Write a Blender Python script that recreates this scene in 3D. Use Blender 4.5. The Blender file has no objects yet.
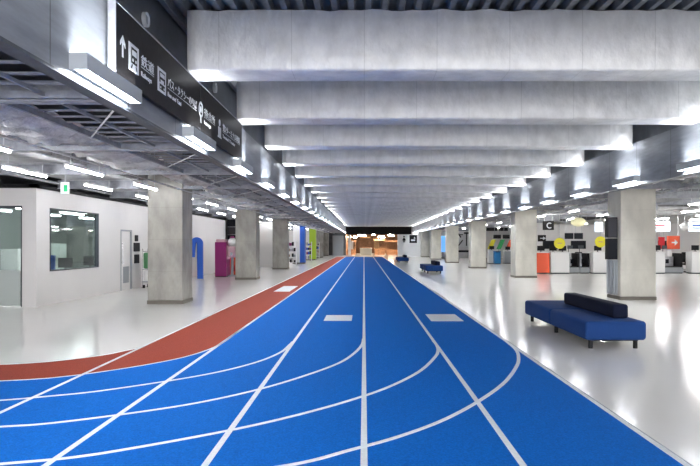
import bpy, bmesh, math, random
from mathutils import Vector, Matrix, noise
random.seed(7)
C = bpy.context.scene.collection
H = 1.68; F = 620.0; VX = 364.0; VY = 244.0

# ---------------------------------------------------------------- camera
cam_d = bpy.data.cameras.new('camera'); cam = bpy.data.objects.new('camera', cam_d); C.objects.link(cam)
cam.location = (0, 0, H); cam.rotation_euler = (math.radians(90), 0, 0)
cam_d.sensor_fit = 'HORIZONTAL'; cam_d.sensor_width = 36; cam_d.lens = 36 * F / 700
cam_d.shift_x = -(VX - 350) / 700; cam_d.shift_y = (VY - 233) / 700
cam_d.clip_start = .05; cam_d.clip_end = 400
bpy.context.scene.camera = cam
# ---------------------------------------------------------------- world, exposure
W = bpy.data.worlds.new('world'); bpy.context.scene.world = W; W.use_nodes = True
W.node_tree.nodes['Background'].inputs[0].default_value = (.95, .96, 1.0, 1)
W.node_tree.nodes['Background'].inputs[1].default_value = 1.5
vs = bpy.context.scene.view_settings
vs.view_transform = 'Standard'; vs.look = 'None'; vs.gamma = 1; vs.use_curve_mapping = False
vs.exposure = 1.12
E_UP = 14; E_DOWN = 56; E_TUBE = 22; E_TUBE_RIGHT = 48; E_AREA = 1.6; P_UP = 15

# ---------------------------------------------------------------- large area lights (added fill from behind the camera for faces turned towards it)
def area(name, loc, rot, sx, sy, power, col):
    d = bpy.data.lights.new(name, 'AREA'); d.shape = 'RECTANGLE'; d.size = sx; d.size_y = sy; d.energy = power; d.color = col
    o = bpy.data.objects.new(name, d); o.location = loc; o.rotation_euler = rot; C.objects.link(o); return o
area('fill_behind_camera', (2, -7.5, 2.6), (math.radians(90), 0, 0), 11, 4.5, 500 * E_AREA, (1, .97, .93))

# ---------------------------------------------------------------- materials
MATS = {}
def nmat(name, col, rough=.5, metal=0, noise_s=0, noise_a=0, bump=0, bump_s=20, emit=0, spec=.5, stretch=(1,1,1), col2=None, coat=0, bump_dist=.02):
    m = bpy.data.materials.new(name); m.use_nodes = True; nt = m.node_tree; b = nt.nodes['Principled BSDF']
    b.inputs['Base Color'].default_value = (*col, 1); b.inputs['Roughness'].default_value = rough
    b.inputs['Metallic'].default_value = metal; b.inputs['Specular IOR Level'].default_value = spec
    if coat: b.inputs['Coat Weight'].default_value = coat; b.inputs['Coat Roughness'].default_value = .05
    tc = nt.nodes.new('ShaderNodeTexCoord'); mp = nt.nodes.new('ShaderNodeMapping'); mp.inputs['Scale'].default_value = stretch
    nt.links.new(tc.outputs['Object'], mp.inputs['Vector'])
    if noise_a:
        n = nt.nodes.new('ShaderNodeTexNoise'); n.inputs['Scale'].default_value = noise_s; n.inputs['Detail'].default_value = 6; n.inputs['Roughness'].default_value = .6
        nt.links.new(mp.outputs['Vector'], n.inputs['Vector'])
        r = nt.nodes.new('ShaderNodeValToRGB'); r.color_ramp.elements[0].position = .35; r.color_ramp.elements[1].position = .65
        c2 = col2 or tuple(min(1, c * (1 + noise_a)) for c in col); c1 = col if col2 else tuple(c * (1 - noise_a) for c in col)
        r.color_ramp.elements[0].color = (*c1, 1); r.color_ramp.elements[1].color = (*c2, 1)
        nt.links.new(n.outputs['Fac'], r.inputs['Fac']); nt.links.new(r.outputs['Color'], b.inputs['Base Color'])
    if bump:
        n2 = nt.nodes.new('ShaderNodeTexNoise'); n2.inputs['Scale'].default_value = bump_s; n2.inputs['Detail'].default_value = 5
        nt.links.new(mp.outputs['Vector'], n2.inputs['Vector'])
        bp = nt.nodes.new('ShaderNodeBump'); bp.inputs['Strength'].default_value = bump; bp.inputs['Distance'].default_value = bump_dist
        nt.links.new(n2.outputs['Fac'], bp.inputs['Height']); nt.links.new(bp.outputs['Normal'], b.inputs['Normal'])
    if emit:
        b.inputs['Emission Color'].default_value = (*col, 1); b.inputs['Emission Strength'].default_value = emit
    MATS[name] = m; return m
def seams(m, period, axis, width, dark):
    """thin joints every `period` metres along an object axis, in colour"""
    nt = m.node_tree; b = nt.nodes['Principled BSDF']; L = nt.links
    tc = nt.nodes.new('ShaderNodeTexCoord'); sx = nt.nodes.new('ShaderNodeSeparateXYZ'); L.new(tc.outputs['Object'], sx.inputs[0])
    d = nt.nodes.new('ShaderNodeMath'); d.operation = 'DIVIDE'; L.new(sx.outputs[axis], d.inputs[0]); d.inputs[1].default_value = period
    f = nt.nodes.new('ShaderNodeMath'); f.operation = 'FRACT'; L.new(d.outputs[0], f.inputs[0])
    g = nt.nodes.new('ShaderNodeMath'); g.operation = 'LESS_THAN'; L.new(f.outputs[0], g.inputs[0]); g.inputs[1].default_value = width / period
    mx = nt.nodes.new('ShaderNodeMix'); mx.data_type = 'RGBA'; mx.blend_type = 'MULTIPLY'
    L.new(g.outputs[0], mx.inputs['Factor'])
    src = b.inputs['Base Color']
    if src.is_linked: L.new(src.links[0].from_socket, mx.inputs['A'])
    else: mx.inputs['A'].default_value = src.default_value
    mx.inputs['B'].default_value = (dark, dark, dark, 1)
    L.new(mx.outputs['Result'], src); return m

M = MATS
nmat('floor', (.91, .885, .85), .14, 0, .35, .02, spec=.4, bump=.02, bump_s=3)
nmat('track_blue', (.003, .132, .52), .8, 0, 60, .22, bump=.3, bump_s=220, spec=.06, bump_dist=.004)
nmat('track_red', (.33, .052, .028), .75, 0, 60, .2, bump=.3, bump_s=220, spec=.15, bump_dist=.004)
nmat('line_white', (.80, .82, .84), .7, 0, 30, .06, spec=.2)
nmat('insul', (.64, .64, .64), .5, .15, 3.5, .12, bump=.8, bump_s=5, stretch=(1, 1, .6), bump_dist=.05)
seams(M['insul'], 1.07, 'X', .010, .78)
nmat('deck', (.035, .042, .055), .6, .3, 5, .2)
nmat('wall_dark', (.13, .14, .16), .5, .3, 2, .15)
nmat('fascia', (.23, .245, .27), .42, .35, 2.5, .16, bump=.15, bump_s=4, stretch=(1, .5, 3))
seams(M['fascia'], 1.775, 'Y', .02, .45)
nmat('steel', (.30, .31, .34), .45, .4, 6, .2)
nmat('steel_dark', (.06, .068, .08), .5, .4, 6, .2)
nmat('galv', (.55, .56, .58), .35, .7, 8, .15, bump=.2, bump_s=8)
nmat('blanket', (.84, .84, .84), .5, .05, 2.2, .28, bump=1, bump_s=5, bump_dist=.09)
nmat('duct', (.42, .42, .43), .4, .3, 3, .2, bump=.5, bump_s=5, bump_dist=.05)
seams(M['duct'], .9, 'Y', .03, .55)
nmat('concrete', (.35, .338, .305), .75, 0, 2.2, .20, bump=.25, bump_s=12, bump_dist=.01, stretch=(1, 1, .5))
seams(M['concrete'], .9, 'Z', .008, .82)
nmat('concrete_lit', (.55, .53, .47), .75, 0, 2.2, .10, bump=.25, bump_s=12, bump_dist=.01, stretch=(1, 1, .5))  # pillar concrete with the brighter light of the right side in its colour
seams(M['concrete_lit'], .9, 'Z', .008, .85)
nmat('plinth', (.16, .145, .12), .5)
nmat('wall_white', (.74, .72, .71), .55, 0, .8, .02)
nmat('panel_white', (.78, .78, .78), .4)
nmat('panel_grey', (.30, .32, .34), .4)
nmat('black', (.010, .010, .012), .55, spec=.2)
nmat('sign_black', (.010, .009, .0095), .55, 0, 12, .3, spec=.15)
nmat('sign_white', (.60, .62, .65), .5)
nmat('lamp_body', (.42, .45, .48), .4, .4)
nmat('lamp_glow', (.92, .96, 1), .5, emit=E_DOWN)
nmat('lamp_up', (.90, .95, 1), .5, emit=E_UP)
nmat('tube_glow', (.97, .98, 1), .5, emit=E_TUBE)
nmat('tube_glow_right', (.99, .98, .96), .5, emit=E_TUBE_RIGHT)
nmat('seat_blue', (.009, .040, .155), .85, 0, 90, .2, bump=.2, bump_s=300, spec=.2, bump_dist=.003)
nmat('seat_navy', (.004, .007, .024), .85, 0, 90, .2, bump=.2, bump_s=300, spec=.2, bump_dist=.003)
nmat('orange', (.72, .095, .035), .5)
nmat('red', (.5, .02, .03), .5)
nmat('yellow', (.72, .64, .02), .5)
nmat('lime', (.40, .60, .02), .5)
nmat('green', (.03, .35, .10), .5)
nmat('pale_green', (.08, .26, .11), .5)
nmat('banner_blue', (.012, .10, .52), .5)
nmat('bin_blue', (.01, .20, .52), .5)
nmat('magenta', (.26, .005, .13), .45)
nmat('pink', (.65, .40, .46), .5)
nmat('screen_white', (.80, .88, 1), .4, emit=.45)
nmat('screen_blue', (.10, .30, .75), .4, emit=.5)
nmat('screen_dark', (.006, .007, .012), .5, spec=.2)
nmat('screen_dim', (.045, .043, .05), .5, spec=.2)
nmat('exit_green', (.01, .35, .13), .4, emit=.5)
nmat('exit_white', (.75, .85, .80), .4, emit=.25)
nmat('wood', (.27, .14, .075), .5, 0, 4, .3)
nmat('wood_pale', (.55, .35, .18), .5, 0, 4, .2)
nmat('warm_glow', (1, .78, .55), .5, emit=45)
nmat('office_fill_glow', (.95, .98, 1), .5, emit=7)  # glow of the fill panels added in the office
nmat('lamp_yellow', (.75, .72, .45), .4, emit=.2)
nmat('frost', (.50, .55, .53), .35)
nmat('office_grey', (.28, .30, .29), .7)
nmat('chrome', (.6, .6, .62), .2, 1)
nmat('carton', (.42, .36, .28), .7)
g = bpy.data.materials.new('glass'); g.use_nodes = True; nt = g.node_tree
for n in list(nt.nodes): nt.nodes.remove(n)
o_ = nt.nodes.new('ShaderNodeOutputMaterial'); mx = nt.nodes.new('ShaderNodeMixShader'); tr = nt.nodes.new('ShaderNodeBsdfTransparent'); gl = nt.nodes.new('ShaderNodeBsdfGlossy')
tr.inputs[0].default_value = (.70, .75, .73, 1); gl.inputs['Roughness'].default_value = .03; gl.inputs[0].default_value = (.8, .85, .85, 1)
lw = nt.nodes.new('ShaderNodeLayerWeight'); lw.inputs[0].default_value = .5
pw = nt.nodes.new('ShaderNodeMath'); pw.operation = 'POWER'; pw.inputs[1].default_value = 4; nt.links.new(lw.outputs['Facing'], pw.inputs[0])
fr = nt.nodes.new('ShaderNodeMath'); fr.operation = 'MULTIPLY_ADD'; fr.inputs[1].default_value = .6; fr.inputs[2].default_value = .04; nt.links.new(pw.outputs[0], fr.inputs[0])
nt.links.new(fr.outputs[0], mx.inputs[0]); nt.links.new(tr.outputs[0], mx.inputs[1]); nt.links.new(gl.outputs[0], mx.inputs[2]); nt.links.new(mx.outputs[0], o_.inputs[0])
MATS['glass'] = g

# ---------------------------------------------------------------- mesh helpers
class MB:
    def __init__(s): s.bm = bmesh.new()
    def box(s, x0, x1, y0, y1, z0, z1, bev=0, seg=3):
        b = bmesh.new(); bmesh.ops.create_cube(b, size=1)
        for v in b.verts: v.co = Vector(((x0 + x1) / 2 + v.co.x * (x1 - x0), (y0 + y1) / 2 + v.co.y * (y1 - y0), (z0 + z1) / 2 + v.co.z * (z1 - z0)))
        if bev: bmesh.ops.bevel(b, geom=list(b.edges), offset=bev, segments=seg, profile=.5, affect='EDGES')
        s.merge(b); return s
    def merge(s, b, mat=None):
        if mat is not None: b.transform(mat)
        me = bpy.data.meshes.new('t'); b.to_mesh(me); b.free(); s.bm.from_mesh(me); bpy.data.meshes.remove(me)
    def cyl(s, p, q, r, n=12, r2=None):
        p = Vector(p); q = Vector(q); d = q - p; b = bmesh.new()
        bmesh.ops.create_cone(b, cap_ends=True, segments=n, radius1=r, radius2=r if r2 is None else r2, depth=d.length)
        s.merge(b, Matrix.Translation((p + q) / 2) @ d.to_track_quat('Z', 'Y').to_matrix().to_4x4()); return s
    def ball(s, c, r, sc=(1, 1, 1), seg=12):
        b = bmesh.new(); bmesh.ops.create_uvsphere(b, u_segments=seg, v_segments=max(6, seg // 2), radius=r)
        s.merge(b, Matrix.Translation(c) @ Matrix.Diagonal((*sc, 1))); return s
    def prism(s, pts, axis, a0, a1):
        """polygon pts (2D) extruded along axis from a0 to a1"""
        def P(u, v, a): return {'X': (a, u, v), 'Y': (u, a, v), 'Z': (u, v, a)}[axis]
        A = [s.bm.verts.new(P(u, v, a0)) for u, v in pts]; B = [s.bm.verts.new(P(u, v, a1)) for u, v in pts]
        s.bm.faces.new(A); s.bm.faces.new(B[::-1]); n = len(pts)
        for i in range(n): s.bm.faces.new((A[i], B[i], B[(i + 1) % n], A[(i + 1) % n]))
        return s
    def build(s, name, mat, parent=None, loc=(0, 0, 0), smooth=False):
        bmesh.ops.recalc_face_normals(s.bm, faces=s.bm.faces)
        me = bpy.data.meshes.new(name); s.bm.to_mesh(me); s.bm.free()
        if smooth:
            for p in me.polygons: p.use_smooth = True
        me.materials.append(M[mat] if isinstance(mat, str) else mat)
        o = bpy.data.objects.new(name, me); C.objects.link(o); o.location = loc
        if parent: o.parent = parent
        return o
def tag(o, label, cat=None, group=None, kind=None):
    if label: o['label'] = label
    if cat: o['category'] = cat
    if group: o['group'] = group
    if kind: o['kind'] = kind
    return o
def thing(name, label, cat, loc=(0, 0, 0), group=None, rz=0):
    o = bpy.data.objects.new(name, None); C.objects.link(o); o.location = loc; o.rotation_euler = (0, 0, rz); o.empty_display_size = .2
    return tag(o, label, cat, group)
def struct(name, mb, mat): return tag(mb.build(name, mat), None, None, None, 'structure')
def copy_tree(o, parent=None):
    c = o.copy(); C.objects.link(c); c.parent = parent
    for ch in list(o.children): copy_tree(ch, c)
    return c
ORD = ['nearest', 'second', 'third', 'fourth', 'fifth', 'sixth', 'seventh', 'eighth', 'ninth', 'tenth', 'eleventh', 'twelfth', 'thirteenth', 'fourteenth', 'fifteenth',
       'sixteenth', 'seventeenth', 'eighteenth', 'nineteenth', 'twentieth', 'twenty-first', 'twenty-second', 'twenty-third', 'twenty-fourth', 'twenty-fifth', 'twenty-sixth']
def gp(x, y): dy = y - VY; return Vector(((x - VX) * H / dy, F * H / dy))

# ================================================================ SETTING
XL, XR = -2.70, 7.03           # the two fascias
ZB, ZT = 3.22, 4.25            # fascia bottom and top
YE = 92.0
BP = 3.545                     # beam pitch
struct('floor', MB().box(-14, 26, -8, 125, -.1, 0), 'floor')
# corrugated deck over the hall
mb = MB(); pts = []
x = -3.0; per = .245
while x < XR + .35:
    pts += [(x, 5.24), (x + .05, 5.24), (x + .08, 5.13), (x + .16, 5.13), (x + .19, 5.24)]; x += per
x_end = pts[-1][0]
pts += [(x_end, 5.4), (-3.0, 5.4)]
mb.prism(pts, 'Y', -8, YE)
nmat('deck_hall', (.16, .17, .185), .55, .2, 5, .15)
struct('ceiling', mb, 'deck_hall')
struct('wall_left_upper', MB().box(-3.1, -2.98, -8, YE, 4.1, 5.24), 'wall_dark')
struct('wall_right_upper', MB().box(7.3, 7.42, -8, YE, 4.1, 5.24), 'wall_dark')
struct('trim_1', MB().box(XL - .06, XL, -8, YE, ZB, ZT), 'fascia')
struct('trim_5', MB().box(XL - .14, XL + .012, -8, YE, ZB - .03, ZB), 'steel_dark')
struct('trim_2', MB().box(XR, XR + .06, -8, YE, ZB, ZT + .05).box(XR - .012, XR + .14, -8, YE, ZB - .03, ZB), 'fascia')
# wing ceilings
struct('ceiling_left_wing', MB().box(-14, -3.1, -8, YE + 30, 4.45, 4.6), 'deck')
struct('ceiling_right_wing', MB().box(7.42, 26, -8, YE + 30, 4.45, 4.6), 'deck')
struct('ceiling_food_court', MB().box(-3.1, 7.42, YE + .4, YE + 30, 4.3, 4.4), 'steel_dark')
struct('wall_end_header', MB().box(XL, XR + .2, YE, YE + .35, 3.1, 5.4), 'black')
# left walls
WL = -8.72
Y0 = 16.5
w = MB()
wy0, wy1, wz0, wz1 = 17.2, 20.35, .92, 2.68
w.box(WL - .15, WL, Y0, wy0, 0, 3.17).box(WL - .15, WL, wy1, 22.2, 0, 3.17).box(WL - .15, WL, wy0, wy1, 0, wz0).box(WL - .15, WL, wy0, wy1, wz1, 3.17)
w.box(WL - .15, WL, 22.2, 23.3, 2.2, 3.17).box(WL - .15, WL, 23.3, 39, 0, 3.17)
struct('wall_left', w, 'wall_white')
struct('wall_left_far', MB().box(WL - .15, WL, 44, YE + 20, 0, 3.6), 'wall_white')
struct('wall_left_shop', MB().box(-14, WL - .15, 49.5, 49.65, 0, 3.6), 'wall_white')
struct('trim_3', MB().box(WL - .2, WL + .03, Y0 - .03, 39, 3.17, 3.27), 'black')
w = MB()
w.box(-9.10, WL - .15, Y0, Y0 + .15, 0, 3.17).box(-14, -9.10, Y0, Y0 + .15, 2.70, 3.17).box(-14, -10.6, Y0, Y0 + .15, 0, 2.70)
struct('wall_left_front', w, 'wall_white')
struct('trim_4', MB().box(-14, WL + .03, Y0 - .03, Y0 + .15, 3.17, 3.27), 'black')
struct('wall_left_outer', MB().box(-14.15, -14, -8, YE + 30, 0, 4.5), 'wall_dark')
struct('wall_office_back', MB().box(-14, -13.9, Y0 + .2, 39, 0, 3.2).box(-13.9, WL - .15, 29, 29.1, 0, 3.2), 'office_grey')
struct('ceiling_office', MB().box(-13.9, WL - .15, Y0 + .15, 29, 3.05, 3.15), 'office_grey')
# window on left wall
f = MB(); t = .03
f.box(WL - .12, WL + .02, wy0, wy1, wz0, wz0 + t).box(WL - .12, WL + .02, wy0, wy1, wz1 - t, wz1).box(WL - .12, WL + .02, wy0, wy0 + t, wz0 + t, wz1 - t).box(WL - .12, WL + .02, wy1 - t, wy1, wz0 + t, wz1 - t)
win = struct('window_1', f, 'steel_dark')
MB().box(WL - .08, WL - .07, wy0 + t, wy1 - t, wz0 + t, wz1 - t).build('window_pane', 'glass', win)
# door on left wall
dr = struct('door_1', MB().box(WL - .10, WL - .05, 22.28, 23.22, .01, 2.14), 'wall_white')
MB().box(WL - .06, WL + .005, 22.2, 22.28, 0, 2.2).box(WL - .06, WL + .005, 23.22, 23.3, 0, 2.2).box(WL - .06, WL + .005, 22.28, 23.22, 2.14, 2.2).build('door_frame', 'panel_grey', dr)
MB().cyl((WL, 22.42, .95), (WL, 22.42, 1.75), .018).box(WL - .05, WL, 22.41, 22.43, 1.0, 1.03).box(WL - .05, WL, 22.41, 22.43, 1.67, 1.7).build('door_handle', 'chrome', dr)
MB().box(WL - .05, WL - .04, 22.55, 23.1, .25, .85).build('louvre_grille', 'panel_grey', dr)
# glazed opening on the front wall
f = MB(); yv = Y0 + .05
f.box(-10.6, -9.10, yv, yv + .08, 2.64, 2.70).box(-9.16, -9.10, yv, yv + .08, 0, 2.64).box(-10.6, -10.54, yv, yv + .08, 0, 2.64).box(-9.9, -9.86, yv, yv + .08, 0, 2.64)
dr = struct('door_2', f, 'steel_dark')
MB().box(-9.86, -9.16, yv + .03, yv + .04, .03, 2.64).build('window_pane', 'glass', dr)
MB().box(-10.54, -9.9, yv + .03, yv + .04, .03, 2.64).build('window_pane', 'glass', dr)
MB().box(-10.54, -9.17, yv - .03, yv, .03, .98).build('frosted_panel', 'frost', dr)
MB().box(-9.83, -9.80, yv - .05, yv - .03, .72, .88).build('door_handle', 'steel_dark', dr)
# far shop / end walls
struct('wall_end_right', MB().box(4.55, 7.3, 84, 84.2, 0, 2.98).box(7.3, 10.2, 84, 84.2, 0, 4.4), 'panel_white')
struct('wall_right_far', MB().box(10.2, 26, 75, 75.2, 0, 4.4).box(10.2, 10.4, 75.2, 84.2, 0, 4.4), 'wall_white')
struct('wall_right_outer', MB().box(25.9, 26, -8, 75, 0, 4.5), 'wall_white')
struct('wall_checkin_back', MB().box(10.4, 25.9, 42, 42.2, 0, 3.0), 'wall_white')
struct('wall_food_court_back', MB().box(-2.7, 7.1, 114, 114.2, 0, 4.4), 'wood')
struct('wall_left_end', MB().box(WL, XL, YE + .4, YE + .6, 0, 4.4), 'wall_dark')
struct('wall_food_court_left', MB().box(XL - .2, XL, YE + .6, 114, 0, 4.4), 'wood')
struct('wall_food_court_right', MB().box(6.9, 7.1, YE + .4, 114, 0, 4.3), 'wood')

# ================================================================ CEILING BEAMS
def beam_mesh(first=False):
    x0, x1, d, z0, z1 = -2.60, XR - .01, .64, 4.235, 5.12
    b = bmesh.new(); nx = 64
    prof = [(0, z1), (0, 4.85), (0, 4.6), (0, z0 + .04), (.01, z0 + .01), (.04, z0), (d / 2, z0), (d - .04, z0), (d - .01, z0 + .01), (d, z0 + .04), (d, 4.7), (d, z1)]
    rows = []
    for i in range(nx + 1):
        X = x0 + (x1 - x0) * i / nx; r = []
        for k, (yy, zz) in enumerate(prof):
            n = noise.noise(Vector((X * 1.3, yy * 2, zz * 2))) * .012
            sag = .006 * abs(math.sin(math.pi * (X / 1.07)))
            yo = n + (sag * -1 if k in (1, 2) else 0); zo = n * .4
            if k in (0,): zo += .035 * noise.noise(Vector((X * 3, 7, 1)))
            r.append(b.verts.new((X, yy + yo, zz + zo)))
        rows.append(r)
    for i in range(nx):
        for k in range(len(prof) - 1): b.faces.new((rows[i][k], rows[i][k + 1], rows[i + 1][k + 1], rows[i + 1][k]))
    b.faces.new(rows[0]); b.faces.new(rows[-1][::-1])
    m = MB(); m.bm.free(); m.bm = b; return m
b0 = beam_mesh().build('ceiling_beam', 'insul', smooth=True)
beams = []
nb = 0
for i in range(-3, 24):
    yy = 9.12 + i * BP
    o = b0 if i == -3 else b0.copy()
    if i != -3: C.objects.link(o)
    o.location = (0, yy, 0)
    if i < 0: tag(o, 'silver insulated ceiling beam overhead, nearer than any seen in frame', 'ceiling beam', 'insulated ceiling beams')
    else:
        tag(o, ('silver insulated ceiling beam filling the top of the photo, nearest of the row' if i == 0 else
                ('farthest silver insulated ceiling beam just before the black header' if i == 23 else
                 'silver insulated ceiling beam, %s in the row counted from the camera' % ORD[i])), 'ceiling beam', 'insulated ceiling beams')

# ================================================================ FASCIA LIGHTS
def make_lamp(side, x_in, x_out):
    t = thing('wall_washer_light', '', 'light')
    a, b = min(x_in, x_out), max(x_in, x_out); L = 1.4
    mb = MB()
    mb.box(a, b, 0, .02, 3.28, 3.43).box(a, b, L - .02, L, 3.28, 3.43)
    if side < 0: mb.box(b - .015, b, .02, L - .02, 3.28, 3.43).box(a, a + .012, .02, L - .02, 3.28, 3.36)
    else: mb.box(a, a + .015, .02, L - .02, 3.28, 3.43).box(b - .012, b, .02, L - .02, 3.28, 3.36)
    mb.build('housing', 'lamp_body', t)
    da, db = (b - .125, b - .017) if side < 0 else (a + .017, a + .125)
    MB().box(da, db, .02, L - .02, 3.318, 3.33).build('diffuser', 'lamp_glow', t)
    MB().box(*((a + .013, da - .001) if side < 0 else (db + .001, b - .013)), .02, L - .02, 3.281, 3.33).build('bottom_plate', 'lamp_body', t)
    MB().box(a + .03, b - .03, .02, L - .02, 3.405, 3.42).build('uplight_lens', 'lamp_up', t)
    d = bpy.data.lights.new('uplight', 'AREA'); d.shape = 'RECTANGLE'; d.size = .10; d.size_y = L - .06; d.energy = P_UP; d.color = (.95, .97, 1); d.spread = math.radians(75)
    o = bpy.data.objects.new('uplight', d); C.objects.link(o); o.parent = t; o.location = ((a + b) / 2, L / 2, 3.435); o.rotation_euler = (0, math.radians(180 - side * 6), 0)
    return t
for side, (xi, xo), y0, nm in ((-1, (XL, XL + .17), 5.67, 'left'), (1, (XR, XR - .17), 1.58 + .02, 'right')):
    p = make_lamp(side, xi, xo)
    k0 = -2 if side < 0 else 0
    idx = 0
    for k in range(-2, 25):
        y = y0 + k * BP
        if y > 90 or (side > 0 and y < -4): continue
        t = p if idx == 0 and p.get('used') is None else copy_tree(p)
        p['used'] = 1
        t.location = (0, y, 0)
        vis = y > (5 if side < 0 else 11.8)
        if vis:
            lab = 'glowing box light along the %s metal fascia, %s in its row from the camera' % (nm, ORD[idx]); idx += 1
        else: lab = 'glowing box light on the %s metal fascia, overhead beside the camera' % nm
        tag(t, lab, 'light', '%s row of fascia lights' % nm)
    for o in bpy.data.objects:
        if 'used' in o: del o['used']

# ================================================================ PILLARS
PL = [17.36 + 11.85 * k for k in range(7)]; PR = [18.6 + 12.15 * k for k in range(6)]
def pillar(x0, x1, y, mat, label, d=1.0):
    t = thing('concrete_pillar', label, 'pillar', ((x0 + x1) / 2, y + d / 2, 0))
    hw = (x1 - x0) / 2
    MB().box(-hw, hw, -d / 2, d / 2, .1, 4.44, .02, 2).build('shaft', mat, t)
    MB().box(-hw - .012, hw + .012, -d / 2 - .012, d / 2 + .012, 0.0, .1).build('plinth', 'plinth', t)
    return t
LW = ['nearest', 'second', 'third']
for i, y in enumerate(PL):
    if i < 3: m, lab = 'concrete', 'square bare concrete pillar left of the track, %s on that side' % LW[i]
    elif i == 3: m, lab = 'panel_white', 'square white pillar with bright blue corner wrap, left of the track'
    elif i == 4: m, lab = 'panel_white', 'square white pillar with lime green corner wrap, left of the track'
    else: m, lab = 'concrete', ('bare concrete pillar just beyond the lime green pillar' if i == 5 else 'bare concrete pillar at the far left end of the hall')
    t = pillar(-6.06, -5.08, y, m, lab)
    if i in (3, 4): tag(MB().box((.10, -.15)[i - 3], .52, -.53, -.491, .1, 3.9).box(.491, .52, -.491, .5, .1, 3.9).build('colour_wrap', ('banner_blue', 'lime')[i - 3], t), ('bright blue wrap', 'lime green wrap')[i - 3])
for i, y in enumerate(PR):
    xe = (8.76, 8.57, 8.46, 8.40, 8.38, 8.38)[i]
    pillar(xe - 1.06, xe, y, 'concrete_lit', 'square concrete pillar right of the track, %s on that side' % ('nearest, with two black screens on its side' if i == 0 else ORD[i]))
# ================================================================ RUNNING TRACK
trk = thing('running_track', 'blue running track with red edge lane and white lane lines along the hall', 'running track')
LN = 1.203
def crom(P, n=14):
    out = []; Q = [2 * P[0] - P[1]] + P + [2 * P[-1] - P[-2]]
    for i in range(1, len(Q) - 2):
        a, b, c, d = Q[i - 1:i + 3]
        for k in range(n):
            t = k / n; out.append(.5 * ((2 * b) + (c - a) * t + (2 * a - 5 * b + 4 * c - d) * t * t + (3 * b - a - 3 * c + d) * t ** 3))
    return out + [P[-1]]
def strip(pts, w, z0, z1, name, parent, mat='line_white'):
    mb = MB(); bm = mb.bm; n = len(pts); R = []
    for i, p in enumerate(pts):
        d = (pts[min(i + 1, n - 1)] - pts[max(i - 1, 0)]).normalized(); q = Vector((-d.y, d.x)) * w / 2
        R.append([bm.verts.new((*(p + q), z0)), bm.verts.new((*(p - q), z0)), bm.verts.new((*(p - q), z1)), bm.verts.new((*(p + q), z1))])
    for i in range(n - 1):
        for k in range(4): bm.faces.new((R[i][k], R[i][(k + 1) % 4], R[i + 1][(k + 1) % 4], R[i + 1][k]))
    bm.faces.new(R[0]); bm.faces.new(R[-1][::-1])
    return mb.build(name, mat, parent)
def polyslab(pts, z0, z1):
    mb = MB(); mb.prism([(p.x, p.y) for p in pts], 'Z', z0, z1); bmesh.ops.triangulate(mb.bm, faces=[f for f in mb.bm.faces if len(f.verts) > 4]); return mb
YT = 81
XLN = {k: k * LN for k in (-3, -2, -1, 0, 1, 2)}
# blue field edge that sweeps to the left, and the red edge outside it
be = [gp(*p) for p in ((-60, 383.5), (0, 381.5), (50, 378.5), (100, 372.5), (150, 364.5), (190, 356))]
be = [Vector((be[0].x - 2.2, be[0].y - .1))] + be
be = crom(be + [Vector((-2 * LN, 10.3)), Vector((-2 * LN, 12))])
XRED = -3 * LN
re_ = [gp(*p) for p in ((-60, 366), (0, 365), (50, 362), (100, 356), (125, 351.2), (138, 348.4))]
re_ = [Vector((re_[0].x - 1.6, re_[0].y + .02))] + re_
re_ = crom(re_ + [Vector((XRED, 10.35)), Vector((XRED, 10.8))])
XRB = 2 * LN + .03
blue = be + [Vector((-2 * LN, YT)), Vector((XRB, YT)), Vector((XRB, -2)), Vector((-14, -2)), Vector((-14, be[0].y))]
def ribbon(A, B, z0, z1):
    mb = MB(); bm = mb.bm
    r = [[bm.verts.new((*a, z0)), bm.verts.new((*b, z0)), bm.verts.new((*b, z1)), bm.verts.new((*a, z1))] for a, b in zip(A, B)]
    for i in range(len(r) - 1):
        for k in range(4): bm.faces.new((r[i][k], r[i][(k + 1) % 4], r[i + 1][(k + 1) % 4], r[i + 1][k]))
    bm.faces.new(r[0]); bm.faces.new(r[-1][::-1]); return mb
bl = [v for v in be if v.x < -2 * LN]
mb = ribbon([bl[0] + Vector((-1.2, 0))] + bl + [Vector((-2 * LN, bl[-1].y + .2)), Vector((-2 * LN + .001, YT)), Vector((XRB, YT))],
            [Vector((bl[0].x - 1.2, -2))] + [Vector((v.x, -2)) for v in bl] + [Vector((-2 * LN, -2)), Vector((-2 * LN + .001, -2)), Vector((XRB, -2))], 0, .006)
mb.build('blue_surface', 'track_blue', trk)
def resample(P, n):
    L = [0]
    for a, b in zip(P, P[1:]): L.append(L[-1] + (b - a).length)
    out = []; j = 0
    for i in range(n):
        t = L[-1] * i / (n - 1)
        while j < len(L) - 2 and L[j + 1] < t: j += 1
        out.append(P[j].lerp(P[j + 1], (t - L[j]) / (L[j + 1] - L[j])))
    return out
ribbon(resample(re_, 90) + [Vector((XRED, YT))], resample(be, 90) + [Vector((-2 * LN, YT))], 0, .0058).build('red_surface', 'track_red', trk)
z0, z1 = .0062, .009
for k in (-2, -1, 0, 1):
    MB().box(k * LN - .027, k * LN + .027, 0, YT, z0, z1).build('lane_line', 'line_white', trk)
MB().box(2 * LN + .01, 2 * LN + .062, 0, YT, 0, z1).build('lane_line', 'line_white', trk)
MB().box(2 * LN + .072, 2 * LN + .082, 0, YT, 0, z0).build('edge_strip', 'panel_grey', trk)
MB().box(-3 * LN - .025, -3 * LN + .025, 0, YT, z0, z1).build('lane_line', 'line_white', trk)
strip([v for v in re_ if v.y < 10.2], .035, z0, z1, 'edge_line', trk)
strip([v for v in be], .035, z0, z1, 'edge_line', trk)
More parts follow.
